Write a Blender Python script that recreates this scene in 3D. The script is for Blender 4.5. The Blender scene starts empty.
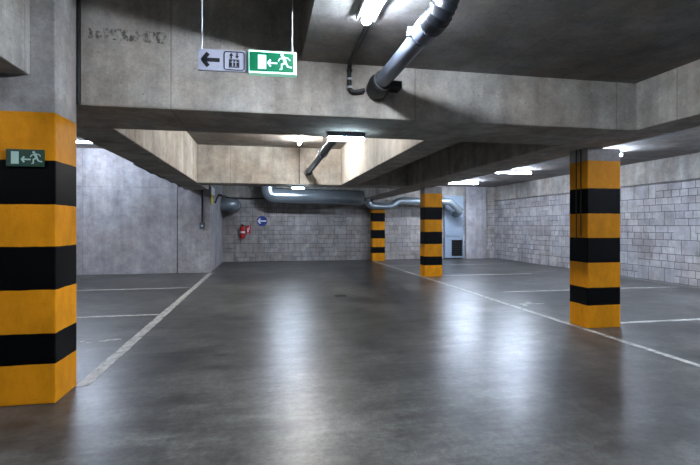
import bpy, bmesh, math, random
from mathutils import Vector, Matrix
random.seed(7)
S = bpy.context.scene
COL = S.collection
PI = math.pi

# ---------------------------------------------------------------- camera, world, exposure
cd = bpy.data.cameras.new('camera'); cam = bpy.data.objects.new('camera', cd); COL.objects.link(cam)
cam.location = (0, 0, 1.5); cam.rotation_euler = (PI/2, 0, -math.atan(85.5/450))
cd.sensor_width = 36; cd.lens = 450/700*36; cd.shift_y = -6.7/700; cd.clip_start = .05; cd.clip_end = 200
S.camera = cam
w = bpy.data.worlds.new('world'); S.world = w; w.use_nodes = True
w.node_tree.nodes['Background'].inputs[0].default_value = (.5, .55, .65, 1)
w.node_tree.nodes['Background'].inputs[1].default_value = .15
S.view_settings.view_transform = 'Standard'; S.view_settings.look = 'None'
S.view_settings.gamma = 1; S.view_settings.use_curve_mapping = False
S.view_settings.exposure = 0.0
S.cycles.max_bounces = 8; S.cycles.diffuse_bounces = 6; S.cycles.glossy_bounces = 4
S.cycles.sample_clamp_indirect = 12
LAMP = 6.5      # overall strength of every ceiling tube
COOL = (.80, .88, 1.0); BLUE = (.70, .81, 1.0); NEUT = (.95, .97, 1.0); WARM = (1.0, .98, .95)

# ---------------------------------------------------------------- materials
def srgb(r, g, b):
    f = lambda v: (v/255/12.92) if v/255 <= .04045 else ((v/255+.055)/1.055)**2.4
    return (f(r), f(g), f(b), 1)
class NT:
    def __init__(s, name):
        s.m = bpy.data.materials.new(name); s.m.use_nodes = True; s.t = s.m.node_tree
        s.b = s.t.nodes['Principled BSDF']; s.o = s.t.nodes['Material Output']
    def n(s, typ, **kw):
        nd = s.t.nodes.new(typ)
        for k, v in kw.items():
            if k[0] == '_': setattr(nd, k[1:], v)
            else:
                key = int(k[1:]) if k[0] == 'i' and k[1:].isdigit() else k.replace('__', ' ')
                if hasattr(v, 'is_linked') or isinstance(v, bpy.types.NodeSocket): s.t.links.new(v, nd.inputs[key])
                else: nd.inputs[key].default_value = v
        return nd
    def l(s, a, b): s.t.links.new(a, b)
    def math(s, op, a, b=0.0, clamp=False):
        return s.n('ShaderNodeMath', _operation=op, _use_clamp=clamp, i0=a, i1=b).outputs[0]
    def mix(s, f, a, b, mode='MIX'):
        nd = s.n('ShaderNodeMix', _data_type='RGBA', _blend_type=mode)
        for k, v in ((0, f), (6, a), (7, b)):
            if isinstance(v, bpy.types.NodeSocket): s.l(v, nd.inputs[k])
            else: nd.inputs[k].default_value = v
        return nd.outputs[2]
    def ramp(s, f, pts):
        nd = s.n('ShaderNodeValToRGB', i0=f); e = nd.color_ramp.elements
        while len(e) < len(pts): e.new(.5)
        for q, (p, c) in zip(e, pts):
            q.position = p; q.color = (c, c, c, 1) if not isinstance(c, tuple) else c
        return nd.outputs[0]
    def noise(s, vec, scale, detail=4, rough=.6):
        return s.n('ShaderNodeTexNoise', Vector=vec, Scale=scale, Detail=detail, Roughness=rough).outputs[0]
    def scale(s, vec, v):
        return s.n('ShaderNodeMapping', Vector=vec, Scale=v).outputs[0]
    def bump(s, h, st=.3, dist=.01):
        s.l(s.n('ShaderNodeBump', Strength=st, Distance=dist, Height=h).outputs[0], s.b.inputs['Normal'])

def simple(name, col, rough=.5, metal=0, emis=None, st=0, var=.12):
    k = NT(name); p = k.n('ShaderNodeTexCoord').outputs['Object']
    nz = k.noise(p, 14)
    c = k.mix(1.0, col, k.ramp(nz, [(.3, 1-var), (.7, 1.0)]), 'MULTIPLY')
    k.l(c, k.b.inputs['Base Color']); k.b.inputs['Roughness'].default_value = rough; k.b.inputs['Metallic'].default_value = metal
    if emis:
        k.b.inputs['Emission Color'].default_value = emis; k.b.inputs['Emission Strength'].default_value = st
    return k.m

def concrete_nodes(k, pos, base, dark=.6, warm=.3, streak=.5):
    big = k.ramp(k.noise(pos, .7, 6, .65), [(.36, dark), (.64, 1.04)])
    med = k.ramp(k.noise(pos, 3.2, 8, .72), [(.34, .70), (.66, 1.14)])
    fine = k.ramp(k.noise(pos, 36, 5, .75), [(.3, .80), (.7, 1.10)])
    st = k.ramp(k.noise(k.scale(pos, (2.4, 2.4, .22)), 1.6, 6, .65), [(.35, 1-.42*streak), (.62, 1.05)])
    c = k.mix(1.0, base, big, 'MULTIPLY'); c = k.mix(1.0, c, med, 'MULTIPLY'); c = k.mix(1.0, c, fine, 'MULTIPLY'); c = k.mix(1.0, c, st, 'MULTIPLY')
    tint = k.ramp(k.noise(pos, 1.1, 5, .65), [(.40, 0.0), (.62, warm)])
    c = k.mix(tint, c, k.mix(1.0, c, (1.0, .80, .62, 1), 'MULTIPLY'))
    return c
def panel_uv(k, pos):
    xyz = k.n('ShaderNodeSeparateXYZ', i0=pos)
    nrm = k.n('ShaderNodeSeparateXYZ', i0=k.n('ShaderNodeNewGeometry').outputs['Normal'])
    ax = k.math('GREATER_THAN', k.math('ABSOLUTE', nrm.outputs[0]), .5)
    az = k.math('GREATER_THAN', k.math('ABSOLUTE', nrm.outputs[2]), .5)
    u = k.n('ShaderNodeMix', _data_type='FLOAT'); k.l(ax, u.inputs[0]); k.l(xyz.outputs[0], u.inputs[2]); k.l(xyz.outputs[1], u.inputs[3])
    v = k.n('ShaderNodeMix', _data_type='FLOAT'); k.l(az, v.inputs[0]); k.l(xyz.outputs[2], v.inputs[2]); k.l(xyz.outputs[1], v.inputs[3])
    return k.n('ShaderNodeCombineXYZ', X=u.outputs[0], Y=v.outputs[0]).outputs[0], xyz
def concrete(name, base, panel=(2.4, 1.25), seam=.35, off=(0, 0, 0), **kw):
    k = NT(name); pos = k.n('ShaderNodeNewGeometry').outputs['Position']
    c = concrete_nodes(k, pos, base, **kw)
    uv, xyz = panel_uv(k, pos)
    mp = k.n('ShaderNodeMapping', Vector=uv, Location=off).outputs[0]
    br = k.n('ShaderNodeTexBrick', Vector=mp, _offset=0.0, Scale=1.0, Mortar__Size=.008, Mortar__Smooth=.4, Brick__Width=panel[0], Row__Height=panel[1])
    f = k.math('MULTIPLY', br.outputs['Fac'], seam)
    c = k.mix(f, c, k.mix(1.0, c, (.35, .33, .3, 1), 'MULTIPLY'))
    if name == 'beam_concrete':      # row of dark drips left on the deep beam
        X, Y, Z = (xyz.outputs[i] for i in range(3))
        inside = k.math('MULTIPLY', k.math('LESS_THAN', k.math('ABSOLUTE', k.math('SUBTRACT', X, -1.28)), .36), k.math('LESS_THAN', k.math('ABSOLUTE', k.math('SUBTRACT', Z, 3.33)), .055))
        inside = k.math('MULTIPLY', inside, k.math('LESS_THAN', k.math('ABSOLUTE', k.math('SUBTRACT', Y, 4.65)), .05))
        drip = k.ramp(k.noise(k.scale(pos, (1, 1, .6)), 20, 4, .7), [(.42, .75), (.52, 0.0)])
        c = k.mix(k.math('MULTIPLY', inside, drip), c, (.03, .028, .025, 1))
    # pinholes and form-tie marks
    vo = k.n('ShaderNodeTexVoronoi', Vector=pos, Scale=9.0).outputs['Distance']
    c = k.mix(k.math('MULTIPLY', k.math('LESS_THAN', vo, .07), .5), c, (.05, .045, .04, 1))
    k.l(c, k.b.inputs['Base Color']); k.b.inputs['Roughness'].default_value = .85
    k.b.inputs['Specular IOR Level'].default_value = .25
    k.bump(k.math('SUBTRACT', k.noise(pos, 16, 6, .7), br.outputs['Fac']), .35, .01)
    return k.m

def blockwork(name, axis, base, mortar=.28):
    k = NT(name); pos = k.n('ShaderNodeNewGeometry').outputs['Position']
    xyz = k.n('ShaderNodeSeparateXYZ', i0=pos)
    wob = k.math('MULTIPLY', k.math('SUBTRACT', k.noise(pos, 3.0, 2), .5), .02)
    u = k.math('ADD', xyz.outputs[axis], wob); v = k.math('ADD', xyz.outputs[2], wob)
    uv = k.n('ShaderNodeCombineXYZ', X=u, Y=v).outputs[0]
    kw = dict(_offset=.5, Scale=1.0, Color1=(.78, .78, .79, 1), Color2=(1.1, 1.09, 1.08, 1), Mortar=(mortar, mortar, mortar, 1), Mortar__Smooth=.3)
    b1 = k.n('ShaderNodeTexBrick', Vector=uv, _squash=.62, _squash_frequency=3, Mortar__Size=.009, Brick__Width=.39, Row__Height=.188, **kw)
    b2 = k.n('ShaderNodeTexBrick', Vector=uv, Mortar__Size=.009, Brick__Width=.5, Row__Height=.376, **kw)
    cell = k.n('ShaderNodeCombineXYZ', X=k.math('FLOOR', k.math('DIVIDE', u, .585)), Y=k.math('FLOOR', k.math('DIVIDE', v, .376))).outputs[0]
    sel = k.math('GREATER_THAN', k.n('ShaderNodeTexWhiteNoise', Vector=cell).outputs['Value'], .55)
    c = concrete_nodes(k, pos, base, dark=.74, warm=.35, streak=.35)
    c = k.mix(1.0, c, k.mix(sel, b1.outputs['Color'], b2.outputs['Color']), 'MULTIPLY')
    fac = k.mix(sel, b1.outputs['Fac'], b2.outputs['Fac'])
    # movement joint every fourth course
    s = k.math('ABSOLUTE', k.math('SUBTRACT', k.math('FRACT', k.math('DIVIDE', v, .752)), .5))
    j = k.math('GREATER_THAN', s, .488)
    c = k.mix(k.math('MULTIPLY', j, .45), c, (.07, .07, .07, 1))
    k.l(c, k.b.inputs['Base Color']); k.b.inputs['Roughness'].default_value = .9; k.b.inputs['Specular IOR Level'].default_value = .2
    h = k.math('SUBTRACT', k.math('MULTIPLY', k.noise(pos, 60, 3), .25), fac)
    k.bump(h, .6, .012)
    return k.m

def floor_mat():
    k = NT('polished_floor'); pos = k.n('ShaderNodeNewGeometry').outputs['Position']
    big = k.ramp(k.noise(pos, .42, 7, .65), [(.36, .55), (.62, 1.25)])
    med = k.ramp(k.noise(pos, 2.6, 9, .75), [(.36, .55), (.64, 1.3)])
    fine = k.ramp(k.noise(pos, 17, 8, .85), [(.36, .55), (.64, 1.35)])
    swirl = k.ramp(k.noise(k.scale(pos, (.6, 3.2, 1)), 1.5, 9, .75), [(.38, .62), (.62, 1.2)])
    c = k.mix(1.0, srgb(82, 81, 78), big, 'MULTIPLY')
    for q in (med, fine, swirl): c = k.mix(1.0, c, q, 'MULTIPLY')
    k.l(c, k.b.inputs['Base Color'])
    r = k.ramp(k.noise(pos, 1.1, 7, .65), [(.3, .295), (.7, .36)])
    k.l(r, k.b.inputs['Roughness']); k.b.inputs['Specular IOR Level'].default_value = .24
    k.bump(k.noise(pos, 7, 8, .7), .12, .01)
    return k.m

def pillar_mat():
    k = NT('striped_pillar_paint'); pos = k.n('ShaderNodeNewGeometry').outputs['Position']
    xyz = k.n('ShaderNodeSeparateXYZ', i0=pos)
    z = k.math('ADD', xyz.outputs[2], k.math('MULTIPLY', k.math('SUBTRACT', k.noise(pos, 7, 3), .5), .012))
    con = concrete_nodes(k, pos, srgb(175, 172, 170), dark=.75, warm=.3, streak=.5)
    wear = k.ramp(k.noise(k.scale(pos, (1, 1, .5)), 3.5, 6, .7), [(.34, .72), (.62, 1.04)])
    yel = k.mix(1.0, srgb(212, 138, 22), wear, 'MULTIPLY')
    sc = k.math('LESS_THAN', k.noise(k.scale(pos, (1, 1, 7)), 7, 8, .8), .36)
    yel = k.mix(k.math('MULTIPLY', sc, .55), yel, srgb(110, 70, 20))
    blk = k.mix(k.ramp(k.noise(pos, 30, 4), [(.35, 0.0), (.8, .35)]), srgb(3, 3, 4), srgb(16, 16, 16))
    isb = None
    for lo, hi in ((1.68, 2.05), (.96, 1.325), (.335, .595)):
        q = k.math('MULTIPLY', k.math('GREATER_THAN', z, lo), k.math('LESS_THAN', z, hi))
        isb = q if isb is None else k.math('ADD', isb, q)
    c = k.mix(isb, yel, blk); c = k.mix(k.math('GREATER_THAN', z, 2.455), c, con)
    k.l(c, k.b.inputs['Base Color'])
    k.l(k.ramp(k.math('GREATER_THAN', z, 2.455), [(0, .5), (1, .85)]), k.b.inputs['Roughness'])
    k.b.inputs['Specular IOR Level'].default_value = .07
    k.bump(k.noise(pos, 22, 5), .15, .01)
    return k.m

def paint_mat():
    k = NT('worn_line_paint'); pos = k.n('ShaderNodeNewGeometry').outputs['Position']
    n1 = k.ramp(k.noise(pos, 9, 8, .8), [(.38, 0.0), (.56, 1.0)])
    c = k.mix(n1, srgb(92, 92, 90), srgb(178, 176, 168))
    k.l(c, k.b.inputs['Base Color']); k.b.inputs['Roughness'].default_value = .5
    return k.m

M = {}
M['wall_concrete'] = concrete('wall_concrete', srgb(178, 176, 180), panel=(2.75, 2.7), seam=.4, off=(2.7, 0, 0), dark=.72, warm=.25, streak=.5)
M['beam_concrete'] = concrete('beam_concrete', srgb(182, 178, 172), panel=(2.5, 30), seam=.45, off=(.9, 0, 0), dark=.68, warm=.36, streak=.6)
M['slab_concrete'] = concrete('slab_concrete', srgb(140, 138, 136), panel=(1.25, 2.5), seam=.35, dark=.7, warm=.6, streak=.1)
M['block_back'] = blockwork('blockwork_back', 0, srgb(178, 174, 172), .42)
M['block_right'] = blockwork('blockwork_right', 1, srgb(180, 178, 180))
M['floor'] = floor_mat(); M['pillar'] = pillar_mat(); M['paint'] = paint_mat()
M['steel'] = simple('galvanised_steel', srgb(150, 160, 166), .27, .65)
M['plastic_grey'] = simple('grey_plastic_pipe', srgb(96, 103, 116), .3, 0)
M['pipe_dark'] = simple('dark_ribbed_plastic', srgb(14, 17, 22), .35)
M['black'] = simple('black_plastic', srgb(24, 25, 27), .45)
M['white_metal'] = simple('white_lacquered_metal', srgb(205, 208, 210), .4)
M['dark_metal'] = simple('dark_lamp_housing', srgb(44, 52, 66), .4)
M['panel_blue'] = simple('pale_blue_sheet_metal', srgb(146, 160, 176), .4, .1)
M['red'] = simple('red_lacquer', srgb(190, 22, 24), .3)
M['blue'] = simple('blue_sign_face', srgb(22, 52, 140), .4)
M['sign_white'] = simple('white_sign_paint', srgb(225, 230, 235), .4)
M['sign_grey'] = simple('grey_sign_plate', srgb(150, 153, 168), .4)
M['sign_black'] = simple('black_sign_ink', srgb(14, 16, 22), .5)
M['sign_green_dark'] = simple('dark_green_sign_face', srgb(16, 56, 40), .4)
M['sign_pale'] = simple('pale_green_sign_ink', srgb(170, 200, 190), .4)
M['sign_green_lit'] = simple('backlit_green_panel', srgb(0, 80, 52), .3, 0, srgb(0, 150, 96), .10)
M['sign_white_lit'] = simple('backlit_white_ink', srgb(165, 200, 195), .3, 0, srgb(190, 240, 228), .22)
M['sign_edge_lit'] = simple('backlit_pale_edge', srgb(200, 240, 225), .3, 0, srgb(150, 240, 205), .45)
M['yellow'] = simple('yellow_plastic', srgb(225, 205, 70), .4)
M['grate'] = simple('cast_iron', srgb(26, 26, 28), .5, .5)
def emitter(name, col, st):
    k = NT(name); k.b.inputs['Base Color'].default_value = (.9, .9, .9, 1)
    k.b.inputs['Emission Color'].default_value = (*col, 1); k.b.inputs['Emission Strength'].default_value = st
    return k.m

# ---------------------------------------------------------------- mesh helpers
def obj(name, bm, m, parent=None, smooth=False, loc=None):
    me = bpy.data.meshes.new(name); bmesh.ops.recalc_face_normals(bm, faces=bm.faces); bm.to_mesh(me); bm.free()
    if smooth:
        for p in me.polygons: p.use_smooth = True
        try: me.set_sharp_from_angle(angle=math.radians(40))
        except Exception: pass
    me.materials.append(m)
    o = bpy.data.objects.new(name, me); COL.objects.link(o)
    if parent: o.parent = parent
    if loc: o.location = loc
    return o
def B(bm, x0, x1, y0, y1, z0, z1, bev=0):
    r = bmesh.ops.create_cube(bm, size=1.0, matrix=Matrix.Translation(((x0+x1)/2, (y0+y1)/2, (z0+z1)/2)) @ Matrix.Diagonal((x1-x0, y1-y0, z1-z0, 1)))
    if bev:
        es = list({e for v in r['verts'] for e in v.link_edges})
        bmesh.ops.bevel(bm, geom=es, offset=bev, segments=2, affect='EDGES', profile=.6)
    return bm
def box(*a, bev=0): return B(bmesh.new(), *a, bev=bev)
def sweep(bm, pts, rad, seg=16, cap=True):
    pts = [Vector(p) for p in pts]; n = len(pts)
    rs = rad if isinstance(rad, (list, tuple)) else [rad]*n
    tans = []
    for i in range(n):
        a = pts[i]-pts[i-1] if i else pts[1]-pts[0]
        b = pts[i+1]-pts[i] if i < n-1 else pts[-1]-pts[-2]
        tans.append((a.normalized()+b.normalized()).normalized())
    up = Vector((0, 0, 1)) if abs(tans[0].z) < .9 else Vector((1, 0, 0))
    u = tans[0].cross(up).normalized(); rings = []
    for i in range(n):
        t = tans[i]; u = (u - t*u.dot(t)).normalized(); v = t.cross(u)
        rings.append([bm.verts.new(pts[i] + (u*math.cos(2*PI*j/seg)+v*math.sin(2*PI*j/seg))*rs[i]) for j in range(seg)])
    for a, b in zip(rings, rings[1:]):
        for j in range(seg): bm.faces.new((a[j], a[(j+1) % seg], b[(j+1) % seg], b[j]))
    if cap: bm.faces.new(rings[0][::-1]); bm.faces.new(rings[-1])
    return bm
def tube(pts, rad, seg=16): return sweep(bmesh.new(), pts, rad, seg)
def rounded(pts, r, n=6):
    """polyline with its corners rounded"""
    P = [Vector(p) for p in pts]; out = [P[0]]
    for i in range(1, len(P)-1):
        a, b, c = P[i-1], P[i], P[i+1]
        d = min(r, (a-b).length*.49, (c-b).length*.49)
        p0 = b+(a-b).normalized()*d; p2 = b+(c-b).normalized()*d
        for k in range(n+1):
            t = k/n; out.append(p0*(1-t)**2 + b*2*t*(1-t) + p2*t*t)
    out.append(P[-1]); return out
def poly(bm, pts, y, th=.002):
    """flat figure in the x-z plane, facing -y, of thickness th"""
    f = bm.faces.new([bm.verts.new((p[0], y, p[1])) for p in pts])
    r = bmesh.ops.extrude_face_region(bm, geom=[f])
    bmesh.ops.translate(bm, verts=[v for v in r['geom'] if isinstance(v, bmesh.types.BMVert)], vec=(0, -th, 0))
    return bm
def limb(bm, a, b, w, y, w2=None):
    a = Vector(a); b = Vector(b); d = (b-a).normalized(); n = Vector((-d.y, d.x)); w2 = w if w2 is None else w2
    poly(bm, [a-n*w/2-d*w*.2, b-n*w2/2+d*w2*.2, b+n*w2/2+d*w2*.2, a+n*w/2-d*w*.2], y)
def disc(bm, c, r, y, n=20): poly(bm, [(c[0]+r*math.cos(2*PI*i/n), c[1]+r*math.sin(2*PI*i/n)) for i in range(n)], y)
def arrow_left(bm, cx, cz, L, hh, w, y):
    """left-pointing arrow: shaft and two swept head bars"""
    limb(bm, (cx-L*.46, cz), (cx+L*.5, cz), w, y)
    for s in (-1, 1):
        limb(bm, (cx-L*.47, cz), (cx-L*.47+hh*.78, cz+s*hh), w*1.05, y)
def running_man(bm, cx, cz, h, y):
    """figure running to the left, h tall"""
    q = lambda x, z: (cx+x*h, cz+z*h)
    disc(bm, q(-.13, .40), .095*h, y)
    limb(bm, q(-.05, .27), q(.07, -.02), .20*h, y, .15*h)
    limb(bm, q(-.05, .24), q(-.27, .20), .075*h, y); limb(bm, q(-.27, .20), q(-.35, .05), .07*h, y)
    limb(bm, q(-.02, .27), q(.20, .25), .075*h, y); limb(bm, q(.20, .25), q(.33, .12), .07*h, y)
    limb(bm, q(.05, -.03), q(-.16, -.15), .11*h, y); limb(bm, q(-.16, -.15), q(-.16, -.42), .09*h, y); limb(bm, q(-.16, -.43), q(-.27, -.43), .07*h, y)
    limb(bm, q(.08, -.03), q(.20, -.25), .11*h, y); limb(bm, q(.20, -.25), q(.42, -.30), .09*h, y)
def tag(o, label=None, cat=None, group=None, kind=None):
    for k_, v_ in (('label', label), ('category', cat), ('group', group), ('kind', kind)):
        if v_: o[k_] = v_
    return o
def empty(name, loc, label, cat, group=None, rz=0):
    o = bpy.data.objects.new(name, None); COL.objects.link(o); o.location = loc; o.rotation_euler.z = rz
    o.empty_display_size = .1
    return tag(o, label, cat, group)
def struct(name, bm, m, label=None):
    return tag(obj(name, bm, m), label, kind='structure')

# ---------------------------------------------------------------- the setting
struct('floor', box(-9, 10.8, -6, 19.6, -.2, 0), M['floor'], 'smooth grey polished concrete garage floor')
bm = box(-9, -2.715, 15.0, 19.6, 0, 4.2); B(bm, -2.685, -1.7, 14.98, 19.6, 0, 4.2); B(bm, -2.715, -2.685, 15.05, 19.6, 0, 4.2)
struct('wall_left', bm, M['wall_concrete'], 'grey cast concrete wall closing the left parking bays')
struct('wall_far_left', box(-9.2, -9, -6, 15, 0, 4.4), M['wall_concrete'])
struct('wall_behind', box(-9.2, 10.8, -6.2, -6, 0, 4.4), M['wall_concrete'])
bw = struct('wall_back', box(-1.7, 10.5, 19.3, 19.6, 0, 2.6), M['block_back'], 'grey concrete block wall at the far end')
struct('trim_1', box(-1.7, 10.5, 19.285, 19.6, 2.62, 3.6), M['beam_concrete'], 'cast concrete band above the far block wall')
struct('wall_right', box(10.5, 10.8, -6, 19.6, 0, 2.65), M['block_right'], 'grey concrete block wall along the right parking bays')
struct('trim_2', box(10.485, 10.8, -6, 19.285, 2.67, 3.6), M['beam_concrete'], 'pale cast concrete band above the right block wall')
struct('trim_3', box(9.02, 10.0, 19.14, 19.285, 0, 3.28), M['wall_concrete'], 'flat concrete pier beside the pale blue air panel')
# soffits of the slab, at their own heights between the downstand beams
bm = bmesh.new()
B(bm, .37, 4.36, -6, 4.65, 3.2, 4.4)            # low slab of the near bay
B(bm, -9, .37, -6, 4.65, 4.2, 4.4)              # tall opening left of it
B(bm, -1.74, 2.1, 5.72, 12.45, 3.65, 4.4)       # lit coffer
B(bm, 2.6, 4.06, 5.72, 19.3, 3.25, 4.4)         # narrow dark coffer
B(bm, -9, -2.35, 5.72, 15, 3.87, 4.4)           # left bays
B(bm, -1.7, 2.6, 13.2, 19.3, 3.25, 4.4)         # far bay
B(bm, 4.91, 10.5, -6, 19.3, 3.3, 4.4)           # right bays
struct('ceiling', bm, M['slab_concrete'], 'dark grey concrete ceiling slab between the beams')
def beam(label, *a, bev=.018):
    return tag(obj('ceiling_beam', box(*a, bev=bev), M['beam_concrete']), label, kind='structure')
beam('deep concrete beam crossing the whole view behind the hanging exit sign', -9, 4.91, 4.65, 5.72, 2.64, 4.38)
beam('concrete beam running forward from the left striped pillar', -2.5, -1.92, -6, 4.19, 2.755, 4.19)
beam('concrete beam running along the left side of the lit coffer', -2.35, -1.74, 5.722, 14.96, 2.64, 4.38)
beam('narrow concrete beam along the right side of the lit coffer', 2.1, 2.6, 5.722, 12.448, 2.64, 4.38)
beam('concrete beam crossing at the far end of the lit coffer', -1.738, 4.058, 12.45, 13.2, 2.64, 4.38)
beam('concrete beam in the upper right corner above the near parking bays', 4.362, 4.91, -6, 4.648, 2.64, 4.38)
beam('concrete beam carried by the row of striped pillars', 4.06, 4.908, 5.722, 19.28, 2.64, 4.38)

# ---------------------------------------------------------------- pillars
def pillar(x0, y0, x1, y1, ztop, label):
    o = obj('pillar', box(0, x1-x0, 0, y1-y0, 0, ztop, bev=.012), M['pillar'], loc=(x0, y0, 0))
    tag(o, label, 'pillar', 'yellow and black striped pillars', 'thing'); return o
pillar(-2.30, 4.20, -1.735, 4.64, 4.19, 'large striped pillar at the left edge of the view, with a small dark green sign')
pillar(4.63, 5.80, 5.18, 6.20, 2.639, 'striped pillar at right with two thin dark cables on its left side')
pillar(4.63, 12.60, 5.18, 13.00, 2.639, 'striped pillar in mid distance, left of the pale blue panel')
pillar(4.53, 18.68, 5.08, 19.08, 2.639, 'farthest and smallest striped pillar, standing before the back block wall')

# ---------------------------------------------------------------- painted lines
def strip(x0, y0, x1, y1, w, label, group='white painted bay lines'):
    a = Vector((x0, y0)); b = Vector((x1, y1)); d = (b-a).normalized(); n = Vector((-d.y, d.x))*w/2
    bm = bmesh.new(); L = (b-a).length; k = max(2, int(L/.12)); lo = []; hi = []
    for i in range(k+1):
        p = a+d*L*i/k; j = random.uniform(-.006, .006); j2 = random.uniform(-.006, .006)
        lo.append(bm.verts.new((*(p-n*(1+j/w*2)), .003))); hi.append(bm.verts.new((*(p+n*(1+j2/w*2)), .003)))
    for i in range(k): bm.faces.new((lo[i], lo[i+1], hi[i+1], hi[i]))
    r = bmesh.ops.extrude_face_region(bm, geom=bm.faces[:])
    bmesh.ops.translate(bm, verts=[v for v in r['geom'] if isinstance(v, bmesh.types.BMVert)], vec=(0, 0, -.0025))
    return tag(obj('floor_line', bm, M['paint']), label, 'painted line', group, 'thing')
strip(-1.68, 4.60, -1.68, 14.95, .125, 'wide white floor line running back from the left striped pillar')
strip(4.575, 3.0, 4.575, 18.6, .09, 'long white floor line running past the row of striped pillars')
strip(-1.76, 8.07, -6.9, 8.07, .085, 'nearer crosswise white bay line on the left')
strip(-1.76, 11.45, -6.9, 11.45, .085, 'farther crosswise white bay line on the left, before the concrete wall')
strip(5.25, 6.05, 10.2, 6.05, .085, 'crosswise white bay line reaching right from the foot of the near right pillar')
strip(5.35, 9.38, 10.0, 9.38, .085, 'second crosswise white bay line on the right, behind the near right pillar')
strip(5.25, 12.80, 8.2, 12.80, .085, 'crosswise white bay line beside the middle distance pillar')
strip(4.68, 16.3, 9.4, 16.3, .085, 'farthest crosswise white bay line on the right')
strip(10.30, 8.9, 10.30, 11.5, .07, 'short white line along the foot of the right block wall')
def blotch(cx, cy, pts, label):
    bm = bmesh.new()
    for (x, y, a, b, r) in pts:
        n = 9; ring = [bm.verts.new((x+a*math.cos(2*PI*i/n+r)*random.uniform(.6, 1.2), y+b*math.sin(2*PI*i/n+r)*random.uniform(.6, 1.2), 0)) for i in range(n)]
        f = bm.faces.new(ring); q = bmesh.ops.extrude_face_region(bm, geom=[f])
        bmesh.ops.translate(bm, verts=[v for v in q['geom'] if isinstance(v, bmesh.types.BMVert)], vec=(0, 0, .003))
    return tag(obj('paint_mark', bm, M['paint'], loc=(cx, cy, .0005)), label, 'paint mark', None, 'thing')
blotch(-2.15, 6.35, [(-.18, .02, .05, .03, 0), (-.05, -.06, .06, .03, 1), (.08, .0, .07, .05, .4), (.2, .05, .09, .05, 2), (-.3, .08, .04, .02, 1)], 'smeared white paint mark beside the left floor line')
blotch(4.95, 7.85, [(0, 0, .22, .045, 0), (.12, .14, .05, .1, 0), (.25, -.02, .14, .04, .3), (-.12, -.12, .06, .05, 0)], 'white paint cross mark on the right floor line')
blotch(5.42, 6.02, [(0, 0, .09, .04, 0)], 'small white paint dab at the foot of the near right pillar')
# gully
t = empty('floor_drain', (1.6, 9.5, 0), 'small dark rectangular drain cover in the middle of the floor', 'drain')
obj('drain_frame', box(-.12, .12, -.06, .06, .0005, .006), M['grate'], t)
bm = bmesh.new()
for i in range(7): B(bm, -.10+i*.03, -.085+i*.03, -.045, .045, .006, .010)
obj('grating', bm, M['black'], t)

# ---------------------------------------------------------------- lamps
TUBE = {}
def batten(x, y, ztop, L, axis, col, st, label, group, shade=False, r=.02, hh=.045, hw=.045):
    """ceiling batten lamp; axis 'x' or 'y'; ztop = the soffit it is screwed to"""
    t = empty('batten_lamp', (x, y, ztop), label, 'ceiling lamp', group, 0 if axis == 'x' else PI/2)
    obj('housing', box(-L/2, L/2, -hw, hw, -hh, -.001, bev=.006), M['white_metal'], t)
    key = (col, st)
    if key not in TUBE: TUBE[key] = emitter('lamp_tube_glow', col, st*LAMP)
    obj('lamp_tube', tube([(-L/2+.03, 0, -hh-.005-r), (L/2-.03, 0, -hh-.005-r)], r, 12), TUBE[key], t, True)
    if hw > .06:
        bm = bmesh.new()
        for s in (-1, 1): B(bm, -L/2, L/2, *sorted((s*(hw-.006), s*hw)), -.046, -hh-.0005)
        obj('added_spill_cheeks', bm, M['white_metal'], t)  # added lips that cut the lamp's spill onto the slab
    for s in (-1, 1):
        obj('end_cap', box(*sorted((s*(L/2-.035), s*(L/2))), -.03, .03, -hh-.005-r, -hh-.0005, bev=.004), M['white_metal'], t)
    if shade:
        obj('added_light_stop', box(-L/2, L/2, .05, .056, -.092, -.001), M['white_metal'], t)  # added plate, keeps lamp light off the ceiling on its far side
    return t
gc = 'batten lamps above the driving lane'
batten(.80, 2.80, 3.2, 1.5, 'y', COOL, 56, 'bright batten lamp on the near slab beside the grey drain pipe', gc, r=.038, hh=.012, hw=.075)
batten(.86, 10.62, 3.65, 1.6, 'y', WARM, 52, 'small batten lamp inside the lit coffer between the beams', gc, r=.034)
batten(.86, 7.3, 3.65, 1.5, 'y', WARM, 20, 'batten lamp in the coffer hidden above the near cross beam', gc, r=.034)
batten(.9, 16.2, 3.25, 1.1, 'x', BLUE, 80, 'batten lamp over the far bay hidden behind the far cross beam', gc)
batten(.80, -2.2, 3.2, 1.5, 'y', COOL, 80, 'batten lamp behind the viewer over the driving lane', gc)
gr = 'lateral batten lamps over the right parking bays'
for yy, lab in ((17.0, 'farthest batten lamp over the right bays, above the flat concrete pier'),
                (13.3, 'batten lamp over the right bays seen between the two right pillars'),
                (9.5, 'batten lamp over the right bays hidden behind the near right pillar, only its ends showing'),
                (5.6, 'batten lamp over the near right bays outside the right edge'),
                (1.6, 'batten lamp over the right bays beside the viewer')):
    batten(7.90, yy, 3.3, 1.28, 'x', BLUE, 100 if yy > 9 else 160, lab, gr, True, r=.024, hh=.06)
gl = 'lateral batten lamps over the left parking bays'
for yy, lab in ((13.3, 'batten lamp over the left bays showing just right of the left pillar'),
                (8.6, 'batten lamp over the left bays hidden behind the left pillar')):
    batten(-4.85, yy, 3.87, 1.4, 'x', BLUE, 75, lab, gl, hh=.09)
batten(-4.9, .5, 4.2, 1.4, 'x', COOL, 70, 'batten lamp left of the viewer', gl)

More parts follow.
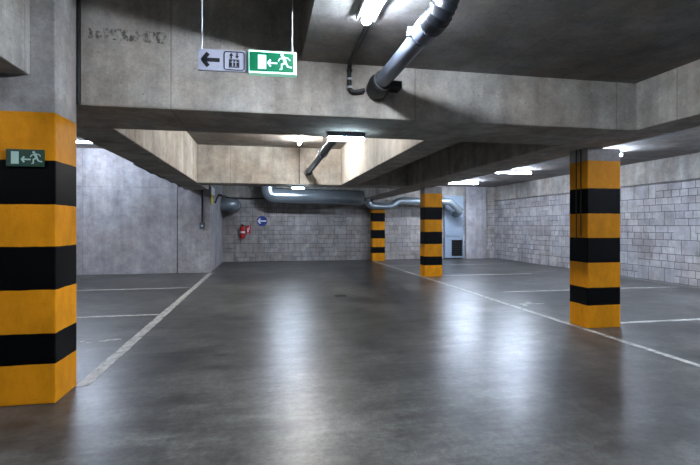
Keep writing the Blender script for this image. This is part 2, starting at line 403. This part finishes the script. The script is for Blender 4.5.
GLOW = emitter('emergency_diffuser_glow', (.62, .85, 1.0), 36)
def emergency(x, y, ztop, W, label):
    t = empty('emergency_lamp', (x, y, ztop), label, 'emergency lamp', 'small box lamps under the cross beams')
    obj('housing', box(-W/2-.01, W/2+.01, -.055, .055, -.055, -.001, bev=.006), M['dark_metal'], t)
    obj('diffuser', box(-W/2, W/2, -.05, .05, -.100, -.0555, bev=.012), GLOW, t)
    return t
emergency(.98, 5.42, 2.64, .44, 'glowing box lamp under the near cross beam, in the middle of the view')
emergency(.93, 12.75, 2.64, .34, 'small glowing box lamp under the far cross beam, before the big duct')

# ---------------------------------------------------------------- drain pipes
t = empty('drain_pipe', (1.20, 4.63, 2.98), 'thick grey drain pipe under the near slab running into the cross beam', 'pipe')
def loc_tube(name, pts, r, m, par, seg=20):
    o = Vector(par.location); return obj(name, tube([Vector(p)-o for p in pts], r, seg), m, par, True)
loc_tube('pipe_run', [(1.19, 3.12, 2.965), (1.165, 4.56, 2.96)], .077, M['plastic_grey'], t, 28)
loc_tube('socket', [(1.191, 3.09, 2.965), (1.189, 3.24, 2.965)], .097, M['plastic_grey'], t, 28)
pts = rounded([(1.191, 3.11, 2.965), (1.192, 2.93, 2.965), (1.28, 2.90, 3.195)], .16, 9)
loc_tube('elbow', pts, [.088+.010*(i % 2) for i in range(len(pts))], M['pipe_dark'], t, 28)
loc_tube('clamp', [(1.188, 3.28, 2.965), (1.1875, 3.31, 2.965)], .083, M['steel'], t, 28)
obj('clamp_screw', box(-.125, -.085, -1.35, -1.31, -.03, .04), M['steel'], t)
loc_tube('collar', [(1.169, 4.36, 2.961), (1.168, 4.42, 2.961)], .098, M['black'], t, 28)
loc_tube('wall_coupling', [(1.168, 4.42, 2.961), (1.168, 4.50, 2.955), (1.17, 4.645, 2.945)], [.10, .12, .115], M['black'], t, 28)
obj('bracket_plate', box(-.02, .20, -.16, .01, -.06, .02, bev=.01), M['black'], t)

t = empty('drain_pipe', (1.18, 12.4, 2.98), 'dark drain pipe crossing the lit coffer above the glowing box lamp', 'pipe')
loc_tube('pipe_run', [(1.18, 5.73, 3.0), (1.18, 12.44, 2.98)], .075, M['black'], t)
loc_tube('collar', [(1.18, 12.2, 2.98), (1.18, 12.44, 2.98)], .10, M['black'], t)
loc_tube('clamp', [(1.18, 9.1, 2.99), (1.18, 9.16, 2.99)], .10, M['steel'], t)
loc_tube('hanger_rod', [(1.18, 9.13, 3.07), (1.18, 9.13, 3.649)], .008, M['steel'], t, 8)

t = empty('thin_conduit', (.87, 4.6, 2.9), 'thin black conduit dropping down the cross beam to the drain pipe end', 'conduit')
loc_tube('pipe_run', rounded([(.845, 3.60, 3.172), (.865, 4.60, 3.172), (.872, 4.612, 2.885), (1.03, 4.60, 2.92)], .09, 6), .022, M['black'], t, 12)
for zz in (3.13, 3.04, 2.955): loc_tube('coupling', [(.871, 4.611, zz), (.8715, 4.611, zz-.022)], .031, M['white_metal' if zz < 3.1 else 'black'], t, 12)
obj('conduit', tube([(0, 0, .0), (0, 0, .98)], .012, 8), M['black'], loc=(.94, 12.435, 2.66)); tag(COL.objects['conduit'], 'thin dark cable down the far face of the lit coffer', 'cable')
o = obj('conduit', tube([(0, 0, 0), (0, 0, 1.55)], .018, 8), M['black'], loc=(-1.712, 4.628, 2.64)); tag(o, 'dark vertical tube between the left striped pillar and the cross beam', 'cable')  # thin black tube filling the narrow gap behind the left pillar

# cables on the near right pillar
for i, (yy, zb, lab) in enumerate(((5.93, 1.35, 'dark cable on the side of the near right pillar, the one nearer its front corner'), (6.03, 1.30, 'dark cable on the side of the near right pillar, the one nearer its rear corner'))):
    o = obj('pillar_cable', tube([(0, 0, zb), (0, 0, 2.638)], .008, 8), M['black'], loc=(4.619, yy, 0)); tag(o, lab, 'cable', 'cables on the near right pillar')

# cables and switch on the left wall
bm = bmesh.new(); random.seed(3)
pts = [(0, 0, 0)]
for i in range(1, 15): pts.append((random.uniform(-.015, .015), i*.42, random.uniform(-.03, .02)))
o = obj('beam_cable', sweep(bm, pts, .025, 8), M['black'], loc=(-2.385, 9.0, 2.66)); tag(o, 'sagging black cable along the outer edge of the left beam', 'cable')
t = empty('wall_switch', (-1.95, 14.965, 1.5), 'grey switch box on the concrete wall below a dark vertical conduit', 'switch')
obj('switch_box', box(-.08, .08, -.05, 0, -.10, .10, bev=.01), M['plastic_grey'], t)
obj('switch_rocker', box(-.03, .03, -.058, -.051, -.03, .03), M['white_metal'], t)
obj('conduit', tube([(0, -.025, .10), (0, -.025, 1.14)], .025, 10), M['black'], t, True)
t = empty('corner_guard', (-1.69, 15.0, 2.2), 'small yellow and white corner guard high on the end of the concrete wall', 'corner guard')
obj('guard_strip', box(.0, .03, -.045, .35, 0, .30, bev=.004), M['yellow'], t)
obj('guard_top', box(.0, .03, -.045, .9, .31, .56, bev=.004), M['white_metal'], t)
o = obj('back_cable', tube(rounded([(.0, -3.2, -.30), (.0, -2.0, .06), (.05, -.6, .12), (.16, -.03, .06), (2.0, -.02, .03)], .2, 5), .026, 8), M['black'], loc=(-1.66, 19.27, 2.60)); tag(o, 'black cable running along the top of the far block wall', 'cable')

# ---------------------------------------------------------------- ducts
t = empty('ventilation_duct', (.3, 18.3, 2.7), 'long round metal ventilation duct hanging before the far wall, narrowing to the right', 'duct')
big = rounded([(.16, 18.3, 3.24), (.16, 18.3, 2.72), (4.02, 18.3, 2.66)], .42, 10)
loc_tube('wide_duct', big, .30, M['steel'], t, 32)
loc_tube('reducer', [(4.02, 18.3, 2.66), (4.16, 18.33, 2.60), (4.28, 18.40, 2.50)], [.30, .22, .14], M['steel'], t, 28)
small = rounded([(4.20, 18.37, 2.55), (4.40, 18.44, 2.33), (5.30, 18.44, 2.33), (5.62, 18.44, 2.56), (7.93, 18.44, 2.56), (8.45, 18.50, 2.12)], .14, 6)
loc_tube('narrow_duct', small, .152, M['steel'], t, 24)
for xx in (1.4, 2.7): loc_tube('seam_band', [(xx, 18.3, 2.72-.0155*(xx-.16)), (xx+.05, 18.3, 2.72-.0155*(xx-.11))], .312, M['steel'], t, 32)
for xx in (6.0, 7.7): loc_tube('seam_band', [(xx, 18.44, 2.56), (xx+.04, 18.44, 2.56)], .162, M['steel'], t, 24)
loc_tube('end_spigot', [(8.39, 18.50, 2.17), (8.46, 18.70, 2.08), (8.48, 19.12, 2.02)], .155, M['steel'], t, 24)
t = empty('duct_stub', (-1.69, 18.5, 2.3), 'short fat grey duct stub in the corner beside the fire extinguisher', 'duct')
loc_tube('elbow', rounded([(-1.69, 18.45, 2.34), (-1.22, 18.45, 2.34), (-1.22, 19.28, 2.34)], .34, 8), .27, M['steel'], t, 28)
loc_tube('seam_band', [(-1.60, 18.45, 2.34), (-1.55, 18.45, 2.34)], .285, M['steel'], t, 28)

t = empty('air_panel', (7.99, 19.28, 0), 'tall pale blue sheet metal air panel with a dark louvred opening at its foot', 'ventilation panel')
obj('panel_sheet', box(0, .90, -.13, 0, 1.02, 2.86, bev=.01), M['panel_blue'], t)
bm = bmesh.new(); B(bm, 0, .33, -.13, 0, .05, 1.0); B(bm, .33, .90, -.13, 0, .86, 1.0); B(bm, .87, .90, -.13, 0, .05, .86); B(bm, .33, .87, -.13, 0, .05, .12)
obj('base_frame', bm, M['panel_blue'], t)
lv = obj('louvre', box(.335, .865, -.03, -.005, .125, .855), M['black'], t)
bm = bmesh.new()
for i in range(8): B(bm, .34, .86, -.10, -.032, .15+i*.085, .165+i*.085)
obj('louvre_blades', bm, M['black'], lv)

# ---------------------------------------------------------------- signs and extinguisher
t = empty('exit_sign', (.0, 3.60, 2.70), 'hanging sign with arrow, lift symbol and glowing green running man panel', 'exit sign', rz=math.radians(-2))
t.location = (-.125, 3.66, 2.715)
W1, W2, HS = .385, .375, .165
lp = obj('direction_plate', box(-W1, 0, -.012, .012, 0, HS, bev=.003), M['sign_grey'], t)
bm = bmesh.new(); arrow_left(bm, -.288, HS*.5, .125, .046, .030, -.0125); obj('arrow', bm, M['sign_black'], lp)
bm = bmesh.new(); x0, x1, z0, z1, wd = -.190, -.028, .008, HS-.008, .008
def rr(x0, x1, z0, z1, r, n=4):
    P = []
    for (cx, cz, a0) in ((x1-r, z1-r, 0), (x0+r, z1-r, PI/2), (x0+r, z0+r, PI), (x1-r, z0+r, 1.5*PI)):
        P += [(cx+r*math.cos(a0+PI/2*i/n), cz+r*math.sin(a0+PI/2*i/n)) for i in range(n+1)]
    return P
def ring(bm, x0, x1, z0, z1, r, wd, y):
    a = rr(x0, x1, z0, z1, r); b = rr(x0+wd, x1-wd, z0+wd, z1-wd, max(r-wd, .002)); n = len(a)
    for i in range(n): poly(bm, [a[i], a[(i+1) % n], b[(i+1) % n], b[i]], y)
ring(bm, x0, x1, z0, z1, .022, wd, -.0125)
cx = (x0+x1)/2
ring(bm, cx-.040, cx+.040, .030, .094, .004, .008, -.0125)                     # lift car
for dx in (-.024, 0, .024):
    disc(bm, (cx+dx, .080), .0072, -.0125, 10); poly(bm, [(cx+dx-.008, .040), (cx+dx+.008, .040), (cx+dx+.008, .070), (cx+dx-.008, .070)], -.0125)
poly(bm, [(cx-.038, .122), (cx-.006, .122), (cx-.022, .146)], -.0125); limb(bm, (cx-.022, .101), (cx-.022, .124), .011, -.0125)   # up
poly(bm, [(cx+.006, .124), (cx+.038, .124), (cx+.022, .100)], -.0125); limb(bm, (cx+.022, .122), (cx+.022, .144), .011, -.0125)   # down
obj('lift_symbol', bm, M['sign_black'], lp)
gp = obj('light_box', box(.003, W2+.003, -.040, .030, -.012, HS+.004, bev=.004), M['sign_edge_lit'], t)
obj('green_panel', box(.012, W2-.022, -.0425, -.0405, .004, HS-.012), M['sign_green_lit'], gp)
bm = bmesh.new(); poly(bm, [(.075, .022), (.140, .022), (.140, HS-.032), (.075, HS-.032)], -.0428); obj('door_symbol', bm, M['sign_white_lit'], gp)
bm = bmesh.new(); arrow_left(bm, .187, .072, .072, .025, .014, -.0428); obj('arrow', bm, M['sign_white_lit'], gp)
bm = bmesh.new(); running_man(bm, .282, .083, .135, -.0428); obj('running_figure', bm, M['sign_white_lit'], gp)
obj('hanging_wire', tube([(-W1+.03, 0, HS), (-W1+.03, 0, 1.49)], .0035, 6), M['sign_white'], t)
obj('hanging_wire', tube([(W2-.03, 0, HS+.005), (W2-.03, 0, 1.49)], .0035, 6), M['sign_white'], t)

t = empty('pillar_sign', (-2.079, 4.197, 1.992), 'small dark green exit sign with running man fixed to the left pillar', 'exit sign')
sb = obj('sign_plate', box(-.017, .266, -.022, 0, 0, .145, bev=.004), M['sign_green_dark'], t)
bm = bmesh.new(); poly(bm, [(.022, .022), (.078, .022), (.078, .124), (.022, .124)], -.0225); obj('door_symbol', bm, M['sign_pale'], sb)
bm = bmesh.new(); arrow_left(bm, .132, .060, .066, .022, .013, -.0225); obj('arrow', bm, M['sign_pale'], sb)
bm = bmesh.new(); running_man(bm, .205, .076, .110, -.0225); obj('running_figure', bm, M['sign_pale'], sb)

t = empty('direction_sign', (-.10, 19.298, 1.70), 'round blue sign with a white left arrow on the far block wall', 'traffic sign')
bm = bmesh.new(); poly(bm, [(.215*math.cos(2*PI*i/40), .215*math.sin(2*PI*i/40)) for i in range(40)], 0, .02); sp = obj('sign_disc', bm, M['blue'], t)
bm = bmesh.new(); arrow_left(bm, 0, 0, .33, .10, .055, -.0205); obj('arrow', bm, M['sign_white'], sp)

t = empty('fire_extinguisher', (-.90, 19.17, .98), 'red fire extinguisher hung on the far block wall left of the blue sign', 'fire extinguisher')
prof = [(0, .0), (.09, .005), (.10, .03), (.10, .40), (.088, .45), (.05, .49), (.03, .50), (.03, .53)]
bm = bmesh.new(); sweep(bm, [(0, 0, z+.0001*i) for i, (r, z) in enumerate(prof)], [max(r, .002) for r, z in prof], 24)
obj('cylinder', bm, M['red'], t, True)
obj('valve', box(-.03, .03, -.03, .03, .53, .57, bev=.006), M['black'], t)
obj('handle', box(-.10, .03, -.012, .012, .575, .592, bev=.004), M['black'], t)
obj('hose', tube(rounded([(.03, -.02, .55), (.13, -.03, .52), (.14, -.03, .15), (.12, -.03, .08)], .06, 5), .014, 8), M['black'], t, True)
obj('wall_bracket', box(-.04, .04, .09, .125, .20, .44), M['black'], t)
obj('label_band', tube([(0, 0, .22), (0, 0, .29)], .1015, 24), M['sign_white'], t, True)
t = empty('fire_sign', (-.66, 19.298, 1.18), 'small red fire equipment sign just right of the extinguisher', 'sign')
fs = obj('sign_plate', box(-.09, .09, -.012, 0, 0, .34, bev=.003), M['red'], t)
bm = bmesh.new(); limb(bm, (-.02, .06), (-.02, .20), .055, -.0125); limb(bm, (-.02, .22), (.03, .25), .018, -.0125); limb(bm, (.03, .25), (.04, .15), .016, -.0125)
poly(bm, [(.03, .29), (.06, .29), (.06, .31), (.03, .31)], -.0125)
obj('extinguisher_symbol', bm, M['sign_white'], fs)
